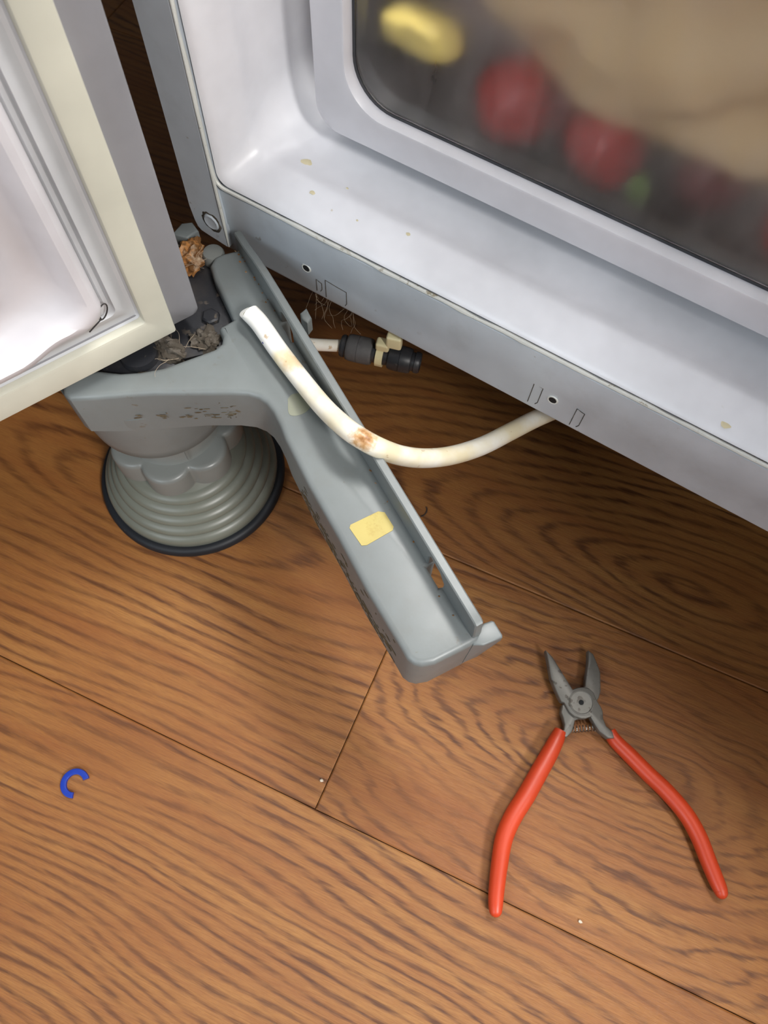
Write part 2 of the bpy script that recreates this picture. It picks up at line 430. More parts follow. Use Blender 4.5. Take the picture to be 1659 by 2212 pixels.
def area2(p):
    return sum(p[i][0] * p[(i + 1) % len(p)][1] - p[(i + 1) % len(p)][0] * p[i][1] for i in range(len(p)))

def ccw(p):
    p = [V((q[0], q[1])) for q in p]
    return p if area2(p) > 0 else p[::-1]

def inset(p, d):
    """shrink a counter-clockwise polygon by d with clamped mitres"""
    out = []
    n = len(p)
    for i in range(n):
        a, b, c = p[i - 1], p[i], p[(i + 1) % n]
        e1, e2 = (b - a).normalized(), (c - b).normalized()
        n1, n2 = V((-e1.y, e1.x)), V((-e2.y, e2.x))
        m = n1 + n2
        if m.length < 1e-6: m = n1
        m.normalize()
        out.append(b + m * (d / max(0.55, m.dot(n1))))
    return out

def slab(outline, z0, z1, r=0.0, steps=3):
    """plate with a rounded top rim"""
    p = ccw(outline)
    rings = [[V((q.x, q.y, z0)) for q in p]]
    if r > 0:
        for k in range(steps + 1):
            a = math.pi / 2 * k / steps
            rings.append([V((q.x, q.y, z1 - r + r * math.sin(a))) for q in inset(p, r * (1 - math.cos(a)))])
    else:
        rings.append([V((q.x, q.y, z1)) for q in p])
    return loft(rings, True, True, True)

def lump(center, size, amp, freq, seed, sub=3):
    bm = bmesh.new()
    bmesh.ops.create_icosphere(bm, subdivisions=sub, radius=1.0)
    for v in bm.verts:
        d = noise.fractal(v.co * freq + V((seed * 7.1, seed * 3.3, seed)), 0.9, 2.0, 3)
        v.co = v.co * (1 + amp * d)
    vs = [V((center[0] + v.co.x * size[0], center[1] + v.co.y * size[1], center[2] + v.co.z * size[2])) for v in bm.verts]
    bm.verts.index_update()
    fs = [tuple(v.index for v in f.verts) for f in bm.faces]
    bm.free()
    return vs, fs

def smoothstep(a, b, x):
    t = min(1, max(0, (x - a) / (b - a)))
    return t * t * (3 - 2 * t)

# ------------------------------------------------------------------ floor: laminate planks
PA = math.radians(7.862)
PT = V((math.cos(PA), math.sin(PA), 0))
PN = V((-math.sin(PA), math.cos(PA), 0))
WID = 0.1900
LEN = 1.20
floor = empty('floor', (0, 0, 0))
tag(floor, kind='structure')
sub = mesh('subfloor', *box(-1.6, 1.6, -1.2, 1.6, -0.020, -0.0085), 'joint', floor, False)
def plank_mesh(l, w, name):
    g, b, h = 0.00025, 0.0008, 0.0005
    x, y = l / 2 - g, w / 2 - g
    def r(i, z): return [V((-x + i, -y + i, z)), V((x - i, -y + i, z)), V((x - i, y - i, z)), V((-x + i, y - i, z))]
    vs, fs = loft([r(0, -0.0085), r(0, -h), r(b, 0.0)], True, True, True)
    me = bpy.data.meshes.new(name)
    me.from_pydata([tuple(v) for v in vs], [], fs)
    bm = bmesh.new(); bm.from_mesh(me); bmesh.ops.recalc_face_normals(bm, faces=bm.faces); bm.to_mesh(me); bm.free()
    me.materials.append(M['wood'])
    return me
PM = plank_mesh(LEN, WID, 'plank')
# row: start of its first board along the joint, one tuple of grain settings per board
rows = {
    -2: -1.9, -1: -2.07, 0: -0.0322 - 2 * LEN, 1: -1.65, 2: -2.10, 3: -1.75, 4: -2.3, 5: -1.9, -3: -2.4, 6: -2.2}
grain_rules = {  # (row, board): u, v, k, freq, ripple, value, seed
}
for r, s0 in rows.items():
    for k in range(4):
        o = bpy.data.objects.new('plank', PM)
        COL.objects.link(o)
        o.parent = floor
        c = PT * (s0 + LEN * (k + 0.5)) + PN * (-0.0015 + WID * (r + 0.5))
        o.location = (c.x, c.y, 0)
        o.rotation_euler = (0, 0, PA)
        rng = random.Random(r * 17 + k * 5 + 3)
        g = GRAIN.get((r, k)) or (rng.uniform(-0.3, 0.3), rng.uniform(-0.12, 0.12), rng.uniform(0.12, 0.25), rng.uniform(850, 1150), 0.004, rng.uniform(0.94, 1.04), rng.uniform(0, 50))
        for nm, val in zip(('grain_u', 'grain_v', 'grain_k', 'grain_freq', 'grain_ripple', 'grain_value', 'grain_seed'), g):
            o[nm] = float(val)

# ------------------------------------------------------------------ unseen wall, added to cast the dark wedge on the floor at right
w = mesh('shade_wall_right', *box(0.47, 0.60, -0.06, 1.0, 0.0, 2.2), 'wall', None, False)
tag(w, kind='structure')

# ------------------------------------------------------------------ refrigerator
YF, YD = 0.218, 0.255
ZB, ZL = 0.165, 0.2145            # lower edge of the steel front, lower edge of the opening
XL, XO, XR = -0.2515, -0.2272, 0.40
fr = empty('refrigerator', (0.05, 0.45, 0.0))
tag(fr, 'white refrigerator with grey steel frame, left door swung open over its floor foot', 'refrigerator')
def part(name, vf, mat, parent=fr, smooth=True, angle=40):
    o = mesh(name, vf[0], vf[1], mat, None, smooth, angle)
    root = parent
    off = V((0, 0, 0))
    while root is not None:
        off += root.location
        root = root.parent
    o.parent = parent
    o.location = -off
    return o

# lower cross member: upper band, a shallow fold, lower band, turned under at the edge
prof = [(YF + 0.060, ZB + 0.004), (YF + 0.003, ZB), (YF + 0.0008, ZB + 0.0008), (YF, ZB + 0.003), (YF, ZB + 0.021), (YF - 0.0007, ZB + 0.0225), (YF - 0.0007, ZL - 0.004), (YF + 0.001, ZL - 0.0025), (YF + 0.004, ZL - 0.0015)]
xs = [-0.236 + (XR + 0.236) * i / 40 for i in range(41)]
o = part('lower_frame', loft([[V((x, y, z)) for (y, z) in prof] for x in xs], False), 'steel_paint')
# left upright with the pointed foot
lp = [(XL, 1.0), (-0.2505, 0.190), (-0.2492, 0.1800), (-0.2480, 0.1760), (-0.2455, 0.1735), (-0.2400, 0.1725), (-0.2340, 0.1717), (-0.2272, 0.1706), (-0.2262, 0.1722), (-0.2262, 0.196), (-0.2268, 0.2100), (XO - 0.0005, 0.225), (XO - 0.0008, 1.0)]
pp = ccw(lp)
rings = [[V((q.x, YF + 0.002, q.y)) for q in pp], [V((q.x, YF - 0.0022, q.y)) for q in pp], [V((q.x, YF - 0.0034, q.y)) for q in inset(pp, 0.0011)]]
part('left_upright', loft(rings, True, True, True), 'steel_paint')
part('edge_fold', sweep([V((XO - 0.0002, YF - 0.0030, 0.9)), V((XO - 0.0002, YF - 0.0030, 0.5)), V((XO - 0.0004, YF - 0.0032, 0.26)), V((-0.2266, YF - 0.0033, 0.212)), V((-0.2262, YF - 0.0033, 0.196)), V((-0.2264, YF - 0.0032, 0.1725))], [0.0006, 0.0006, 0.0006, 0.0009, 0.0010, 0.0005], 8), 'bead')
# side, underside and right upright of the cabinet
part('side_panel', box(XL, XL + 0.002, YF + 0.001, 0.85, ZB + 0.01, 1.0), 'steel_paint', smooth=False)
part('right_upright', box(0.376, XR, YF - 0.001, 0.85, ZB, 1.0), 'steel_paint', smooth=False)
part('base_panel', box(XL + 0.004, XR - 0.004, YF + 0.058, 0.85, ZB + 0.004, ZB + 0.012), 'black_metal', smooth=False)
part('top_panel', box(XL, XR, YF, 0.85, 1.0, 1.02), 'steel_paint', smooth=False)
# rivet in the pointed foot
rv = lathe([(0.0052, 0.0), (0.0050, 0.0008), (0.0042, 0.0016), (0.0034, 0.0013), (0.0015, 0.0012)], (0, 0, 0), 24, False, True)
part('rivet', ([V((-0.2352 + v.x, YF - 0.0033 - v.z * 0.7, 0.1862 + v.y)) for v in rv[0]], rv[1]), 'steel_paint')
rc = lathe([(0.0066, 0.0), (0.0060, 0.0004), (0.0050, 0.0004)], (0, 0, 0), 24)
part('rivet_crust', ([V((-0.2352 + v.x * (1 + 0.25 * noise.noise(v * 900)), YF - 0.0033 - v.z, 0.1862 + v.y * (1 + 0.25 * noise.noise(v * 700)))) for v in rc[0]], rc[1]), 'dust')
# round holes with pressed rims
for hx, hz in ((-0.1750, 0.1840), (-0.0258, 0.1815)):
    ri = lathe([(0.0030, 0.0), (0.0027, 0.0005), (0.0020, 0.0003)], (0, 0, 0), 20)
    h = part('screw_hole', ([V((hx + v.x, YF - v.z, hz + v.y)) for v in ri[0]], ri[1]), 'bead')
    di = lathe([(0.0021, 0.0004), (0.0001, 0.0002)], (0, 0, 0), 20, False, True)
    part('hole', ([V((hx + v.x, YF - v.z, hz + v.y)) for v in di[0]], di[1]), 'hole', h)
# outlines of old adhesive on the steel
def line_mark(pts, r=0.00022):
    return sweep([V(p) for p in pts], r, 6)
for i, (x0, x1, z0, z1) in enumerate(((-0.163, -0.1495, 0.1685, 0.1822), (-0.1690, -0.1655, 0.1700, 0.1790), (-0.0375, -0.0325, 0.1700, 0.1875), (-0.0130, -0.0085, 0.1690, 0.1845))):
    y = YF - 0.0001
    part('adhesive_mark', line_mark([(x0, y, z0), (x0, y, z1), ((x0 + x1) / 2, y, z1 - 0.0008), (x1, y, z1 - 0.0012), (x1, y, z0 + 0.003), (x1 - 0.001, y, z0 + 0.001)]), 'dust')

# inner liner: nested rounded rectangles going back into the cabinet
def rrect(x0, x1, z0, z1, r, seg=8):
    pts = []
    for cx, cz, a0 in ((x0 + r, z0 + r, 180), (x1 - r, z0 + r, 270), (x1 - r, z1 - r, 0), (x0 + r, z1 - r, 90)):
        for k in range(seg + 1):
            a = math.radians(a0 + 90 * k / seg)
            pts.append((cx + r * math.cos(a), cz + r * math.sin(a)))
    return pts
LX1, LZ1 = 0.372, 0.985
liner_prof = [(-0.0006, 0.004), (0.0, 0.0012), (0.0008, 0.0), (0.0022, 0.0006), (0.0040, 0.0035), (0.0058, 0.008), (0.0074, 0.0135), (0.0090, 0.0185), (0.0092, 0.0215), (0.0082, 0.0255), (0.0078, 0.031), (0.0080, 0.036), (0.0086, 0.041), (0.0102, 0.047), (0.0118, 0.056), (0.0124, 0.064), (0.0128, 0.10), (0.0135, 0.30), (0.016, 0.50)]
rings = []
for i, dpt in liner_prof:
    r = 0.0065 + 0.020 * smoothstep(0.002, 0.050, dpt)
    rings.append([V((x, YF - 0.0005 + dpt, z)) for x, z in rrect(XO + i, LX1 - i, ZL + i, LZ1 - i, r)])
part('liner', loft(rings, True, False, True), 'white')
# uneven sealing bead along the edge of the opening
bp = [V((XO - 0.0012, YF - 0.0018, 0.95 - 0.0065 * k)) for k in range(112)] + [V((XO - 0.0008 + 0.0065 * (1 - math.cos(a)), YF - 0.0014, 0.2205 - 0.0065 * math.sin(a))) for a in (0.2, 0.5, 0.8, 1.1, 1.4)] + [V((-0.2195 + 0.0055 * k, YF - 0.0012, ZL - 0.0008)) for k in range(107)]
rad = [0.00105 * (1 + 0.45 * noise.noise(p * 90)) for p in bp]
bp = [p + V((noise.noise(p * 60), 0, noise.noise(p * 60 + V((9, 1, 3))))) * 0.0005 for p in bp]
part('seal_bead', sweep(bp, rad, 8), 'bead')
# dried drips on the liner floor
for sx, sy, sr in ((-0.178, 0.2325, 0.0016), (-0.192, 0.2475, 0.0030), (0.0475, 0.2225, 0.0026), (-0.124, 0.2350, 0.0012), (-0.150, 0.2300, 0.0006), (-0.165, 0.2440, 0.0007)):
    dp = sy - YF + 0.0005
    zz = next(ZL + i0 + (i1 - i0) * (dp - d0_) / (d1_ - d0_) for (i0, d0_), (i1, d1_) in zip(liner_prof[2:], liner_prof[3:]) if d0_ <= dp <= d1_)
    part('dried_drip', lump((sx, sy, zz), (sr, sr * 0.8, 0.0004), 0.5, 1.2, sx * 100, 2), 'stain')

# drawer with a big window in its front
DX0, DX1, DZ0, DZ1 = -0.1905, 0.350, 0.2397, 0.43
rings = []
for i, y, r in ((0.004, YD + 0.03, 0.012), (0.0, YD + 0.022, 0.012), (0.0, YD + 0.003, 0.012), (0.0010, YD + 0.0008, 0.0125), (0.0030, YD, 0.013), (0.0160, YD - 0.0004, 0.019), (0.0175, YD - 0.0012, 0.020), (0.0186, YD - 0.0010, 0.021), (0.0193, YD + 0.0008, 0.0215), (0.0196, YD + 0.0050, 0.0215), (0.0196, YD + 0.012, 0.0215)):
    rings.append([V((x, y, z)) for x, z in rrect(DX0 + i, DX1 - i, DZ0 + i, DZ1 - i, r, 10)])
dr = part('drawer', loft(rings, True), 'drawer')
dr['label'] = 'freezer drawer with clear window'
win = rrect(DX0 + 0.0194, DX1 - 0.0194, DZ0 + 0.0194, DZ1 - 0.0194, 0.0215, 10)
part('window_pane', loft([[V((x, YD + 0.0050, z)) for x, z in win], [V((x, YD + 0.0072, z)) for x, z in win]], True, True, True), 'pane', dr, False)
w2 = rrect(DX0 + 0.0212, DX1 - 0.0212, DZ0 + 0.0212, DZ1 - 0.0212, 0.0205, 10)
part('pane_seal', loft([[V((x, YD + 0.0046, z)) for x, z in win], [V((x, YD + 0.0042, z)) for x, z in w2], [V((x, YD + 0.0049, z)) for x, z in w2]], True), 'black', dr)
w3 = rrect(DX0 + 0.0206, DX1 - 0.0206, DZ0 + 0.0206, DZ1 - 0.0206, 0.0208, 10)
part('inner_mask', loft([[V((x, YD + 0.0074, z)) for x, z in win], [V((x, YD + 0.0076, z)) for x, z in w3], [V((x, YD + 0.0160, z)) for x, z in w3], [V((x, YD + 0.0160, z)) for x, z in win]], True), 'black', dr)  # added dark band that hides the brightly lit inner edge of the frame
tr = []
for x0, x1, y0, y1, z0, z1 in ((-0.187, 0.346, 0.285, 0.56, 0.2360, 0.2385), (-0.187, -0.184, 0.295, 0.56, 0.2385, 0.42), (0.343, 0.346, 0.295, 0.56, 0.2385, 0.42), (-0.187, 0.346, 0.557, 0.56, 0.2385, 0.42), (-0.187, 0.346, 0.264, 0.290, 0.2360, 0.2385)):
    tr.append(box(x0, x1, y0, y1, z0, z1))
part('drawer_tray', merge(*tr), 'tray', dr, False)

# door: local axes u away from the hinge, v up, n towards the room
DO = V((-0.2031, 0.1449, 0.190))
DA = math.radians(-113.2)
DU = V((math.cos(DA), math.sin(DA), 0))
DN = V((-DU.y, DU.x, 0))
def door_pt(u, v, w): return DO + DU * u + V((0, 0, v)) + DN * w
def dloop(i, w, r, iv=None, sdrop=0.0, U1=0.60, V1=0.80):
    """closed loop at inset i (iv at the bottom) and depth w"""
    iv = i * 1.25 if iv is None else iv
    raw = []
    n1, n2 = 24, 44
    for k in range(n1): raw.append((i, V1 - i - (V1 - i - iv - r) * (k / n1) ** 0.6))
    for k in range(9):
        a = math.pi + math.pi / 2 * k / 8
        raw.append((i + r + r * math.cos(a), iv + r + r * math.sin(a)))
    for k in range(1, n2 + 1): raw.append((i + r + (U1 - 2 * i - r) * (k / n2) ** 1.8, iv))
    raw.append((U1 - i, V1 - i))
    out = []
    for u, v in raw:
        if sdrop and v < V1 / 2: v -= sdrop * smoothstep(0.050, 0.072, u) * (1 - smoothstep(iv, iv + 0.03, v))
        out.append(door_pt(u, v, w))
    return out
body = []
for i, w, r, iv in ((0.004, -0.060, 0.004, 0.004), (0.0, -0.056, 0.004, 0.0), (0.0, -0.0100, 0.004, 0.0), (0.0008, -0.0072, 0.004, 0.0032), (0.0014, -0.0056, 0.004, 0.0052), (0.0032, -0.0050, 0.004, 0.0060), (0.024, -0.0052, 0.004, 0.024), (0.030, -0.030, 0.004, 0.030)):
    lp_ = []
    for p in dloop(i, w, r, iv, 0.0, 0.635, 0.83): lp_.append(p + DU * -0.0166 + V((0, 0, -0.0062)))
    body.append(lp_)
door = part('door', loft(body, True, True, True), 'door_paint')
door['label'] = 'open door with grey edge'
g = [dloop(0.0004, -0.0052, 0.001), dloop(0.0, -0.0012, 0.001), dloop(0.0005, -0.0003, 0.001), dloop(0.0018, 0.0, 0.001), dloop(0.0118, 0.0002, 0.0012), dloop(0.0128, -0.0002, 0.0012), dloop(0.0133, -0.0016, 0.0015), dloop(0.0134, -0.0040, 0.002)]
part('gasket', loft(g, True), 'gasket', door)
b = [dloop(0.0130, -0.0035, 0.002), dloop(0.0142, -0.0058, 0.002), dloop(0.0160, -0.0060, 0.003), dloop(0.0190, -0.0040, 0.003), dloop(0.0215, -0.0018, 0.004), dloop(0.0229, -0.0014, 0.004), dloop(0.0234, -0.0040, 0.005), dloop(0.0238, -0.0046, 0.005), dloop(0.0243, -0.0034, 0.005), dloop(0.0262, -0.0030, 0.006), dloop(0.0275, -0.0050, 0.006), dloop(0.0290, -0.0060, 0.007)]
part('gasket_bellows', loft(b, True), 'bellows', door)
L_ = []
for i, w, r, iv in ((0.0272, -0.0040, 0.010, 0.0325), (0.0276, 0.0, 0.010, 0.0328), (0.0288, 0.0040, 0.010, 0.0340), (0.0308, 0.0062, 0.011, 0.0362), (0.0340, 0.0066, 0.012, 0.0392), (0.0370, 0.0040, 0.013, 0.0420), (0.0400, -0.0030, 0.014, 0.0450), (0.0440, -0.0070, 0.015, 0.0490), (0.0500, -0.0084, 0.016, 0.0540), (0.0550, -0.0070, 0.018, 0.0590), (0.0600, -0.0010, 0.020, 0.0640), (0.066, 0.0075, 0.022, 0.0710), (0.074, 0.0120, 0.026, 0.080), (0.18, 0.012, 0.03, 0.18)):
    L_.append(dloop(i, w, r, iv, 0.0055))
part('inner_liner', loft(L_, True, False, True), 'door_white', door)
rp = [door_pt(0.0287 + 0.0022 * math.cos(a) - 0.0018 * math.sin(a), 0.0372 + 0.0042 * math.sin(a), 0.0015) for a in [2 * math.pi * k / 18 for k in range(19)]] + [door_pt(0.0290 + 0.0018 * k, 0.0346 - 0.0010 * k, 0.0016) for k in range(1, 6)]
part('seal_wire', sweep(rp, 0.00035, 6), 'dark_fibre', door)

# lower hinge under the door corner
hz = 0.172
hin = part('hinge_plate', slab(HINGE, hz - 0.004, hz, 0.0008, 2), 'black_metal')
part('pivot_washer', lathe([(0.021, 0.0), (0.021, 0.0030), (0.0195, 0.0042), (0.010, 0.0044), (0.0095, 0.0085), (0.0002, 0.0088)], (-0.2190, 0.1290, hz - 0.001), 40, True, True), 'black_metal', hin)
part('bolt', lathe([(0.0062, -0.004), (0.0062, 0.0050), (0.0054, 0.0064), (0.0036, 0.0068)], (-0.2275, 0.2030, hz), 24, False, True), 'knob', hin)
part('bolt', lathe([(0.0050, -0.002), (0.0050, 0.0022), (0.0040, 0.0030)], (-0.2050, 0.1700, hz), 6, False, True), 'black_metal', hin)
part('spacer_tab', slab([(-0.2530, 0.2000), (-0.2440, 0.2020), (-0.2425, 0.2100), (-0.2490, 0.2130), (-0.2535, 0.2090)], hz, hz + 0.008, 0.0012), 'kick', hin)

# ------------------------------------------------------------------ levelling foot
AX = (-0.2375, 0.1400, 0.0)
lf = empty('leveling_foot', AX)
tag(lf, 'round ribbed grey leveling foot on a black rubber ring, standing on the floor', 'furniture foot')
part('rubber_ring', lathe([(0.0560, 0.0), (0.0655, 0.0), (0.0668, 0.0012), (0.0668, 0.0052), (0.0655, 0.0072), (0.0630, 0.0080), (0.0612, 0.0076), (0.0560, 0.0072), (0.0560, 0.0)], AX, 96), 'rubber', lf)
prof = [(0.0560, 0.0070), (0.0616, 0.0072), (0.0618, 0.0090)]
steps = [(0.0618, 0.0090), (0.0580, 0.0165), (0.0535, 0.0235), (0.0490, 0.0305), (0.0440, 0.0375), (0.0380, 0.0440)]
for (r0, z0), (r1, z1) in zip(steps, steps[1:]):
    for k in range(1, 7):
        a = k / 6
        bul = 0.0016 * math.sin(math.pi * a)
        prof.append((r0 + (r1 - r0) * a + bul * 0.85, z0 + (z1 - z0) * a + bul * 0.55))
    prof.append((r1 - 0.0008, z1 + 0.0002))
prof += [(0.030, 0.050), (0.022, 0.053), (0.020, 0.058)]
part('ribbed_base', lathe(prof, AX, 96, True, True), 'foot', lf, True, 55)
# scalloped turning knob
def lobe_ring(r, depth, z, n=7, seg=196, ph=0.145):
    out = []
    for j in range(seg):
        a = 2 * math.pi * j / seg
        s = abs(math.cos(n * (a + ph) / 2)) ** 0.75
        out.append(V((AX[0] + (r - depth * (1 - s)) * math.cos(a), AX[1] + (r - depth * (1 - s)) * math.sin(a), z)))
    return out
kr = [lobe_ring(0.028, 0.0, 0.0525), lobe_ring(0.0415, 0.0074, 0.0525), lobe_ring(0.0436, 0.0078, 0.0538), lobe_ring(0.0434, 0.0078, 0.0700), lobe_ring(0.0428, 0.0078, 0.0718), lobe_ring(0.0412, 0.0074, 0.0730), lobe_ring(0.0388, 0.0060, 0.0735), lobe_ring(0.031, 0.0, 0.0737), lobe_ring(0.0300, 0.0, 0.0760), lobe_ring(0.0300, 0.0, 0.1050)]
part('knob', loft(kr, True, True, True), 'knob', lf)
for k in range(6):
    a = math.radians(-150 + 60 * k)
    c, s = math.cos(a), math.sin(a)
    vs, fs = box(-0.0007, 0.0007, 0.0295, 0.0312, 0.0745, 0.1050)
    part('neck_rib', ([V((AX[0] + c * v.y - s * v.x, AX[1] + s * v.y + c * v.x, v.z)) for v in vs], fs), 'knob', lf, False)
part('collar', lathe([(0.0300, 0.1060), (0.0422, 0.1060), (0.0432, 0.1070), (0.0440, 0.1150), (0.0462, 0.1500), (0.0462, 0.1560)], AX, 80, False, True), 'kick', lf)

# ------------------------------------------------------------------ kick plate hanging off the foot
ZT, ZLIP = 0.180, 0.196
kp = empty('kick_plate', (-0.1300, 0.1300, 0.138))
tag(kp, 'loose grey plastic kick plate with raised rim, swung out from under the refrigerator', 'kick plate')
la, lb = V((-0.2155, 0.2155)), V((0.0019, 0.0938))
outl = [V((-0.2178, 0.2095))] + [V(p) for p in KP_LEFT] + [V((0.0004, 0.0876)), V((0.0022, 0.0910)), V((0.0019, 0.0938))]
N_ = 24
d = (lb - la).normalized()
nrm = V((d.y, -d.x)) if V((d.y, -d.x)).y < 0 else V((-d.y, d.x))      # towards the top face
LN = (lb - la).length
TH = 0.0042
def s_of(pt): return (V(pt) - la).dot(d)
s1a, s1b = s_of(SLOTS[0]), s_of(SLOTS[1])
s2a, s2b = s_of(SLOTS[2]), s_of(SLOTS[3])
stops = [(s, 0.0) for s in [LN - 0.006, LN - 0.012]] + [(s1b, 0.0), (s1b - 0.0012, TH + 0.0008), (s1a + 0.0012, TH + 0.0008), (s1a, 0.0)] + [(s2b + (s1a - s2b) * k / 10, 0.0) for k in range(9, 0, -1)] + [(s2b, 0.0), (s2b - 0.0012, TH + 0.0004), (s2a + 0.0012, TH + 0.0004), (s2a, 0.0), (s2a * 0.6, 0.0), (s2a * 0.3, 0.0), (0.0025, 0.0)]
for s, t in stops: outl.append(la + d * s + nrm * t)
p = ccw(outl)
def bottom(q):
    """the skirt is shallow round the foot and deeper along the beam"""
    s = smoothstep(-0.175, -0.11, q.x)
    return 0.1480 - 0.0100 * s - 0.004 * math.exp(-((q.x + 0.205) / 0.018) ** 2)
R_ = 0.0032
rings = []
inn = inset(p, 0.0022)
rings.append([V((q.x, q.y, ZT - 0.003)) for q in inset(p, 0.0030)])
rings.append([V((q.x, q.y, bottom(q0))) for q, q0 in zip(inn, p)])
rings.append([V((q.x, q.y, bottom(q))) for q in p])
rings.append([V((q.x, q.y, ZT - R_)) for q in p])
for k in range(1, 5):
    a = math.pi / 2 * k / 4
    rings.append([V((q.x, q.y, ZT - R_ + R_ * math.sin(a))) for q in inset(p, R_ * (1 - math.cos(a)))])
part('beam', loft(rings, True, True, True), 'kick', kp)
# raised rim with two slots at its foot
def hgt(s):
    return 0.0115 + (ZLIP - ZT - 0.0115) * smoothstep(0.010, 0.034, s)
pr = [(0.0, -0.004), (s2a, -0.004), (s2a, 0.007), (s2a + 0.003, 0.0105), (s2b - 0.003, 0.0105), (s2b, 0.007), (s2b, -0.004), (s1a, -0.004), (s1a, 0.008), (s1a + 0.0015, 0.0115), (s1b - 0.004, 0.0105), (s1b, 0.006), (s1b, -0.004), (LN - 0.0005, -0.004), (LN - 0.0005, 0.004), (LN - 0.002, 0.0150), (LN - 0.004, 0.0160)]
pr += [(s, hgt(s)) for s in [LN * (1 - k / 20) for k in range(1, 20)]] + [(0.0, 0.0105)]
def lipv(s, h, t):
    q = la + d * s + nrm * t
    return V((q.x, q.y, ZT + h))
pp = ccw(pr)
rr = [[lipv(q.x, q.y, 0.0006) for q in inset(pp, 0.0006)], [lipv(q.x, q.y, 0.0012) for q in pp]]
rr = [[lipv(q.x, q.y, 0.0) for q in inset(pp, 0.0006)], [lipv(q.x, q.y, 0.0006) for q in pp], [lipv(q.x, q.y, TH - 0.0006) for q in pp], [lipv(q.x, q.y, TH) for q in inset(pp, 0.0006)]]
part('rim', loft(rr, True, True, True), 'kick', kp)
hv, hf = slab(HOOK, 0.1400, ZT - 0.0012, 0.0010)
for i, v in enumerate(hv):                       # its underside rises towards the free corner
    if i < len(HOOK): v.z = 0.1415 + 0.0310 * smoothstep(0.0010, 0.0100, v.x)
part('end_hook', (hv, hf), 'kick', kp)
part('clip_tab', slab(TAB, ZT - 0.004, ZT + 0.006, 0.0010), 'kick', kp)
st = ccw(STICKER)
part('label', loft([[V((q.x, q.y, ZT)) for q in st], [V((q.x, q.y, ZT + 0.0003)) for q in st]], True, False, True), 'sticker', kp, False)
gl = ccw([v.xy for v in catmull([V((q[0], q[1], 0)) for q in GLUE + GLUE[:1]], 4)[:-1]])
part('glue_patch', loft([[V((q.x, q.y, ZT)) for q in gl], [V((q.x, q.y, ZT + 0.0002)) for q in gl]], True, False, True), 'glue', kp, False)
# black smear along the foot of the skirt and grime in the corner of the rim
grime = []
rg = random.Random(8)
for k in range(26):
    s = rg.choice([rg.uniform(0.0, 0.05), rg.uniform(0.085, LN - 0.01)])
    q = la + d * s + nrm * (TH + rg.uniform(0.0, 0.0035) * rg.random())
    grime.append(lump((q.x, q.y, ZT), (rg.uniform(0.0003, 0.0010), rg.uniform(0.0003, 0.0007), 0.0004), 0.5, 1.5, k, 1))
rg = random.Random(21)
w0, w1 = V((-0.2185, 0.0966)), V((-0.1641, 0.1349))
dw_ = (w1 - w0).normalized(); nw_ = V((dw_.y, -dw_.x))
def flake(base, dr_, nr_, z, ln, ht, seed):
    vs, fs = lump((0, 0, 0), (1, 1, 1), 0.6, 1.4, seed, 1)
    return [V((base.x + dr_.x * v.x * ln + nr_.x * v.y * 0.00016, base.y + dr_.y * v.x * ln + nr_.y * v.y * 0.00016, z + v.z * ht)) for v in vs], fs
skirt = []
for cf, cz, nn in ((0.22, 0.1585, 5), (0.42, 0.1600, 7), (0.60, 0.1575, 6), (0.72, 0.1640, 6), (0.80, 0.1585, 9), (0.97, 0.1590, 16), (0.93, 0.1660, 5)):
    for k in range(nn):
        f = cf + rg.gauss(0, 0.035)
        skirt.append(flake(w0 + (w1 - w0) * f, dw_, nw_, cz + rg.gauss(0, 0.0016), rg.uniform(0.0003, 0.0022), rg.uniform(0.00015, 0.0005), len(skirt)))
gs = part('skirt_grime', merge(*skirt), 'grime', kp)
gs['kind'] = 'stuff'
w0, w1 = V((-0.1269, 0.1279)), V((-0.0244, 0.0698))
dw_ = (w1 - w0).normalized(); nw_ = V((dw_.y, -dw_.x))
side = []
side_line = [V(q) for q in KP_LEFT[30:35]]
for k in range(170):
    f = rg.uniform(0.12, 0.97) * 4
    i = min(int(f), 3)
    side.append(flake(side_line[i] + (side_line[i + 1] - side_line[i]) * (f - i) + nw_ * 0.0001, dw_, nw_, 0.1395 + abs(rg.gauss(0, 0.010)), rg.uniform(0.0006, 0.0035), rg.uniform(0.0004, 0.0016), 100 + k))
gs = part('side_grime_shade', merge(*side), 'grime', kp)  # dark flakes stand for both grime and shade on the side wall
gs['kind'] = 'stuff'
gq = part('grime', merge(*grime), 'rust', kp)
gq['kind'] = 'stuff'

# ------------------------------------------------------------------ water tube lying over the kick plate
path = catmull(TUBE, 10)
tr_ = 0.0049
n = 24
vs, fs = sweep(path, [tr_] * len(path), n, False, False)
d0 = (path[0] - path[1]).normalized()
c0 = path[0]
tilt = (V((0, 0, 1)) - d0 * d0.z).normalized()
for j in range(n):                               # the end is cut on a slant, facing up
    vs[j] = vs[j] - d0 * (vs[j] - c0).dot(tilt) * 1.1
bore = [[c0 + (vs[j] - c0) * k - d0 * dd for j in range(n)] for k, dd in ((1.0, 0.0), (0.95, -0.0003), (0.74, -0.0003), (0.68, 0.0004), (0.68, 0.009))]
wt = empty('water_tube', (TUBE[7][0], TUBE[7][1], 0.18))
tag(wt, 'long white plastic water tube with cut open end lying across the grey kick plate', 'tube')
part('hose', merge((vs, fs), loft(bore[:4], True)), 'tube', wt)
part('bore', loft(bore[3:], True, False, True), 'tube_dark', wt)
part('ink_dot', lump(path[17] + V((-0.0030, -0.0036, 0.0012)), (0.0008, 0.0008, 0.0005), 0.3, 1, 2, 1), 'blue_ink', wt)

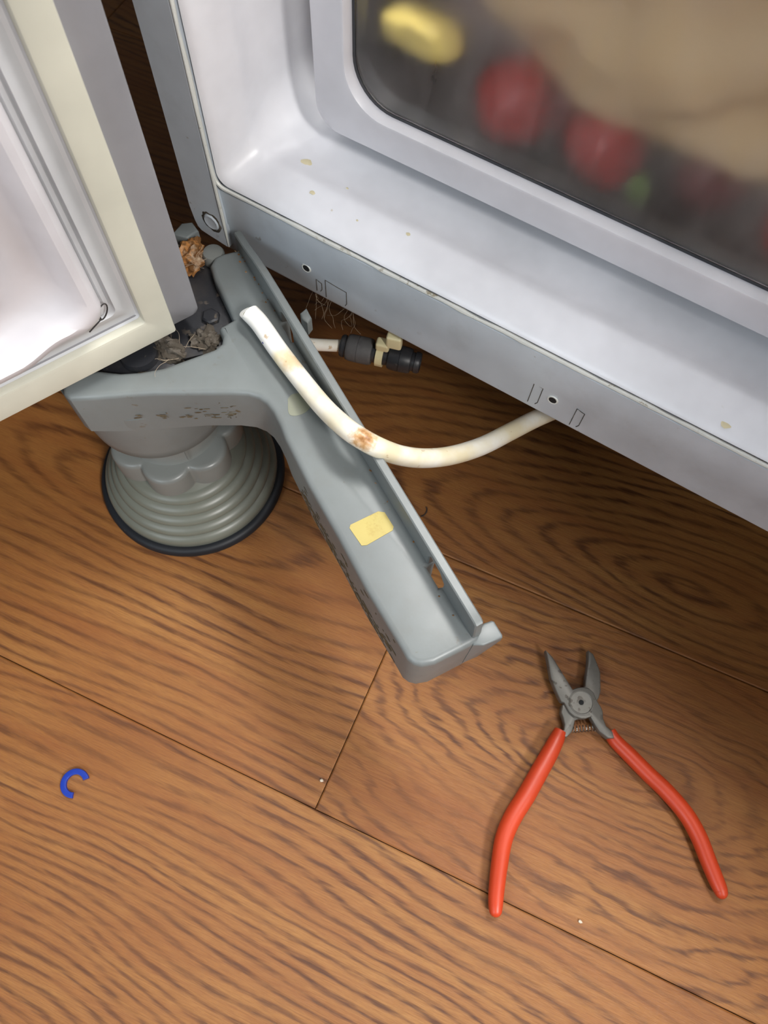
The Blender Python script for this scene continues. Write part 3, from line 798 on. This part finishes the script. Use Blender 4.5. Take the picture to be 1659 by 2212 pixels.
# ------------------------------------------------------------------ push-fit connector tied under the steel frame
c0, c1 = V(COUPLER[0]), V(COUPLER[1])
ax = (c1 - c0).normalized()
LC = (c1 - c0).length
sx = ax.cross(V((0, 0, 1))).normalized()
sz = sx.cross(ax)
def turn(profile, seg=32, cap0=True, cap1=True):
    rings = [[c0 + ax * (t * LC) + (sx * math.cos(2 * math.pi * j / seg) + sz * math.sin(2 * math.pi * j / seg)) * r for j in range(seg)] for t, r in profile]
    return loft(rings, True, cap0, cap1)
tc = empty('tube_connector', ((c0 + c1) / 2))
tag(tc, 'black push-fit tube connector hanging by a cable tie below the steel frame', 'connector')
part('collet', turn([(0.0, 0.0050), (0.0, 0.0060), (0.02, 0.0066), (0.05, 0.0066), (0.055, 0.0058), (0.10, 0.0058)]), 'black', tc)
part('cap', turn([(0.075, 0.0068), (0.085, 0.0074), (0.12, 0.0078), (0.21, 0.0079), (0.213, 0.0076), (0.22, 0.0076), (0.223, 0.0079), (0.36, 0.0078), (0.395, 0.0072), (0.40, 0.0062)]), 'dusty', tc)
part('neck', turn([(0.38, 0.0056), (0.66, 0.0056)]), 'black', tc)
part('cap', turn([(0.60, 0.0060), (0.61, 0.0070), (0.64, 0.0075), (0.74, 0.0077), (0.743, 0.0073), (0.75, 0.0073), (0.753, 0.0077), (0.86, 0.0074), (0.885, 0.0068), (0.89, 0.0058)]), 'black', tc)
part('collet', turn([(0.87, 0.0054), (0.93, 0.0056), (0.935, 0.0063), (0.98, 0.0062), (1.0, 0.0056), (1.0, 0.0042), (0.95, 0.0040)]), 'black', tc)
stub = catmull(STUB, 8)
part('tube_stub', sweep(stub, 0.0036, 18), 'tube', tc)
tie = [[], []]
tm = 0.50
seg = 28
rings = []
for j in range(seg + 1):
    a = 2 * math.pi * j / seg
    dr_ = sx * math.cos(a) + sz * math.sin(a)
    cc = c0 + ax * (tm * LC)
    rings.append([cc + dr_ * 0.0060 - ax * 0.0021, cc + dr_ * 0.0072 - ax * 0.0021, cc + dr_ * 0.0072 + ax * 0.0021, cc + dr_ * 0.0060 + ax * 0.0021])
ti = part('cable_tie', loft(rings, True), 'tie', tc, True, 30)
def obox(c, a, b_, e, ha, hb, he):
    vs = [c + a * x * ha + b_ * y * hb + e * z * he for z in (-1, 1) for y in (-1, 1) for x in (-1, 1)]
    return vs, [(0, 2, 3, 1), (4, 5, 7, 6), (0, 1, 5, 4), (2, 6, 7, 3), (0, 4, 6, 2), (1, 3, 7, 5)]
hc = c0 + ax * (tm * LC) + sz * 0.0098 + ax * 0.0012
bevel(part('tie_head', obox(hc, ax, sx, sz, 0.0040, 0.0032, 0.0030), 'tie', ti, False), 0.0014, 3)
bevel(part('tie_mount', obox(hc + ax * 0.0065 + sz * 0.006, ax, sx, sz, 0.0045, 0.0028, 0.0050), 'tie', ti, False), 0.0014, 3)

# ------------------------------------------------------------------ pliers
pv = PL_PIV[0]
pl = empty('pliers', (pv[0], pv[1], 0.0))
tag(pl, 'open diagonal cutting pliers with orange-red vinyl grips lying on the wooden floor', 'pliers')
def rim_slab(outline, z0, z1, r):
    q = ccw(outline)
    rings = [[V((v.x, v.y, z0)) for v in inset(q, r * 0.6)], [V((v.x, v.y, z0 + r)) for v in q], [V((v.x, v.y, z1 - r)) for v in q], [V((v.x, v.y, z1 - r * 0.3)) for v in inset(q, r * 0.4)], [V((v.x, v.y, z1)) for v in inset(q, r)]]
    return loft(rings, True, True, True)
part('jaw', rim_slab(PL_B, 0.0022, 0.0088, 0.0007), 'tool', pl)
part('jaw', rim_slab(PL_A, 0.0050, 0.0118, 0.0007), 'tool', pl)
part('rivet', lathe([(0.0080, 0.0), (0.0079, 0.0005), (0.0074, 0.0006), (0.0070, 0.0002), (0.0018, 0.0002)], (pv[0], pv[1], 0.0118), 40, False, True), 'tool', pl)
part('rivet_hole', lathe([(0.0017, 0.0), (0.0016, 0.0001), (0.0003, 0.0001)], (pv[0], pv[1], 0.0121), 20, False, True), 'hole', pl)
a, b = V((*PL_SPR[0], 0.0070)), V((*PL_SPR[1], 0.0070))
ex = (b - a).normalized(); ey = ex.cross(V((0, 0, 1))); turns = 7
hel = [a + (b - a) * (k / (turns * 14)) + (ey * math.cos(2 * math.pi * k / 14) + V((0, 0, 1)) * math.sin(2 * math.pi * k / 14)) * 0.0021 for k in range(turns * 14 + 1)]
part('spring', sweep(hel, 0.00032, 6), 'spring', pl)
def grip(pts, rr):
    P = catmull([V((q[0], q[1], 0.0066)) for q in pts], 6)
    n = len(P) - 1
    rad = []
    for k in range(len(P)):
        f = k / n * (len(rr) - 1)
        i = min(int(f), len(rr) - 2)
        rad.append(rr[i] + (rr[i + 1] - rr[i]) * (f - i))
    P = [V((q.x, q.y, max(0.0002 + r, 0.0064))) for q, r in zip(P, rad)]
    end = P[-1]; dirn = (P[-1] - P[-2]).normalized()
    for a_ in (0.35, 0.7, 1.0, 1.25, 1.45):
        P.append(end + dirn * rad[n] * math.sin(a_)); rad.append(rad[n] * math.cos(a_))
    return sweep(P, rad, 20)
part('grip', grip(GRIP_L, [0.0040, 0.0049, 0.0055, 0.0057, 0.0058, 0.0057, 0.0055, 0.0052, 0.0048, 0.0044, 0.0040]), 'grip', pl)
part('grip', grip(GRIP_R, [0.0040, 0.0046, 0.0050, 0.0051, 0.0052, 0.0052, 0.0052, 0.0050, 0.0047, 0.0043, 0.0039]), 'grip', pl)

# ------------------------------------------------------------------ blue retaining clip
cx, cy = CLIP[0]
ra = [math.atan2(CLIP[3][1] - cy, CLIP[3][0] - cx), math.atan2(CLIP[4][1] - cy, CLIP[4][0] - cx)]
a0, a1 = ra[0], ra[1]
if a1 < a0: a1 += 2 * math.pi
ro, ri_ = 0.0088, 0.0053
NS = 30
o_ = [(cx + ro * math.cos(a0 + (a1 - a0) * k / NS), cy + ro * math.sin(a0 + (a1 - a0) * k / NS)) for k in range(NS + 1)]
i__ = [(cx + ri_ * math.cos(a0 + (a1 - a0) * k / NS), cy + ri_ * math.sin(a0 + (a1 - a0) * k / NS)) for k in range(NS, -1, -1)]
cl = mesh('retaining_clip', *slab([(x - cx, y - cy) for x, y in o_ + i__], 0.0, 0.0022, 0.0004), 'blue')
cl.location = (cx, cy, 0.0002)
tag(cl, 'small blue plastic retaining clip shaped like a letter C on the wood floor', 'clip')

# ------------------------------------------------------------------ crumbs, dust and dirt
for (x, y), sz_, lab in zip(CRUMBS[:2], (0.0014, 0.0014), ('tiny pale crumb beside the short joint between two floor boards', 'tiny pale crumb on the floor below the pliers near the long joint')):
    vs, fs = lump((0, 0, 0), (sz_, sz_ * 0.8, sz_ * 0.6), 0.3, 1.2, x * 50, 1)
    o = mesh('crumb', vs, fs, 'crumb')
    o.location = (x, y, sz_ * 0.55)
    tag(o, lab, 'crumb', 'crumbs on the floor')
hx, hy = CRUMBS[3]
cp = [V((0.003 * math.cos(t), 0.0045 * math.sin(t), 0.0006)) for t in [0.2 * k - 1.2 for k in range(14)]]
o = mesh('lint_curl', *sweep(cp, 0.0004, 6), 'dark_fibre')
o.location = (hx, hy, 0.0)
tag(o, 'thin dark curl of lint on the floor right of the kick plate', 'lint')

def clump(name, label, c, size, mat, seed, hairs=0, amp=0.7):
    root = empty(name, (c[0], c[1], c[2] - size[2]))
    tag(root, label, 'dirt')
    part('lump', lump(c, size, amp, 2.2, seed, 4), mat, root)
    rg = random.Random(seed)
    hs = []
    for k in range(hairs):
        p0 = V(c) + V((rg.uniform(-1, 1) * size[0], rg.uniform(-1, 1) * size[1], size[2] * 0.4))
        q = [p0]
        dv = V((rg.uniform(-1, 1), rg.uniform(-1, 1), rg.uniform(-0.1, 0.6))).normalized()
        for s in range(5):
            dv = (dv + V((rg.uniform(-1, 1), rg.uniform(-1, 1), rg.uniform(-0.6, 0.3))) * 0.5).normalized()
            q.append(q[-1] + dv * size[0] * 0.35)
        hs.append(sweep(catmull(q, 3), 0.00008, 5))
    if hs:
        h = part('fibres', merge(*hs), 'hair', root)
        h['kind'] = 'stuff'
    return root
clump('rust_clump', 'crusty orange-brown dirt clump between the door and the pointed frame end', (-0.2375, 0.1945, 0.1755), (0.0085, 0.0115, 0.0070), 'rust', 3, 4, 0.6)
clump('dust_clump', 'grey fluffy dust clump on the black hinge below the door corner', (-0.2095, 0.1395, 0.1760), (0.0100, 0.0060, 0.0045), 'dust', 5, 7)
clump('dust_clump', 'brown grimy dirt clump in the notch of the kick plate', (-0.1985, 0.1570, 0.1725), (0.0070, 0.0060, 0.0036), 'dust', 9, 3)
rg = random.Random(12)
ws = []
for bx, by, bz in ((-0.172, 0.2215, 0.1645), (-0.164, 0.2205, 0.1645), (-0.150, 0.2205, 0.1645)):
    for k in range(6):
        q = [V((bx + rg.uniform(-0.004, 0.004), by + rg.uniform(-0.001, 0.002), bz))]
        dv = V((0, 0, -1))
        for s in range(6):
            dv = (dv + V((rg.uniform(-1, 1), rg.uniform(-1, 1), rg.uniform(-0.8, 0.4))) * 0.5).normalized()
            q.append(q[-1] + dv * 0.0032)
        ws.append(sweep(catmull(q, 3), 0.00006, 5))
dw = mesh('dust_threads', *merge(*ws), 'hair')
tag(dw, 'thin grey dust threads hanging from the lower edge of the steel frame', 'dust', kind='stuff')

# ------------------------------------------------------------------ food in the drawer
def food(name, label, cat, vf, mat, group=None):
    vs, fs = vf
    c = sum((V(v) for v in vs), V((0, 0, 0))) / len(vs)
    zmin = min(v.z for v in vs)
    base = V((c.x, c.y, zmin))
    o = mesh(name, [v - base for v in vs], fs, mat)
    o.location = base
    tag(o, label, cat, group)
    return o
bag = lump((-0.034, 0.336, 0.340), (0.132, 0.056, 0.072), 0.30, 1.9, 4, 5)
food('paper_bag', 'crumpled beige bag filling the upper part of the drawer behind the window', 'bag', bag, 'bag')
food('cheese_stick', 'pale yellow block of food at the upper left of the drawer window', 'food', lump((-0.152, 0.287, 0.283), (0.020, 0.010, 0.0085), 0.25, 0.9, 6, 3), 'yellow')
def berry(name, label, c, r, mat, seed):
    return food(name, label, 'fruit', lump(c, (r, r, r * 1.02), 0.16, 1.0, seed, 3), mat, 'red fruit in the drawer')
berry('red_fruit', 'bright red fruit left under the beige bag in the drawer', (-0.107, 0.300, 0.2595), 0.0190, 'red', 1)
berry('red_fruit', 'bright red fruit beside the green leaf in the drawer', (-0.060, 0.299, 0.2590), 0.0185, 'red', 2)
berry('red_fruit', 'bright red fruit at the right edge of the drawer window', (0.036, 0.303, 0.2590), 0.0190, 'red', 3)
berry('red_fruit', 'dark red fruit between the two bright ones in the drawer', (-0.083, 0.316, 0.2580), 0.0180, 'darkred', 4)
berry('red_fruit', 'dark red fruit deep in the drawer right of the green leaf', (-0.012, 0.312, 0.2580), 0.0180, 'darkred', 5)
food('green_leaf', 'small green leaf next to the red fruit in the drawer', 'leaf', lump((-0.0365, 0.2840, 0.2560), (0.0055, 0.002, 0.0085), 0.3, 1.2, 8, 2), 'green')
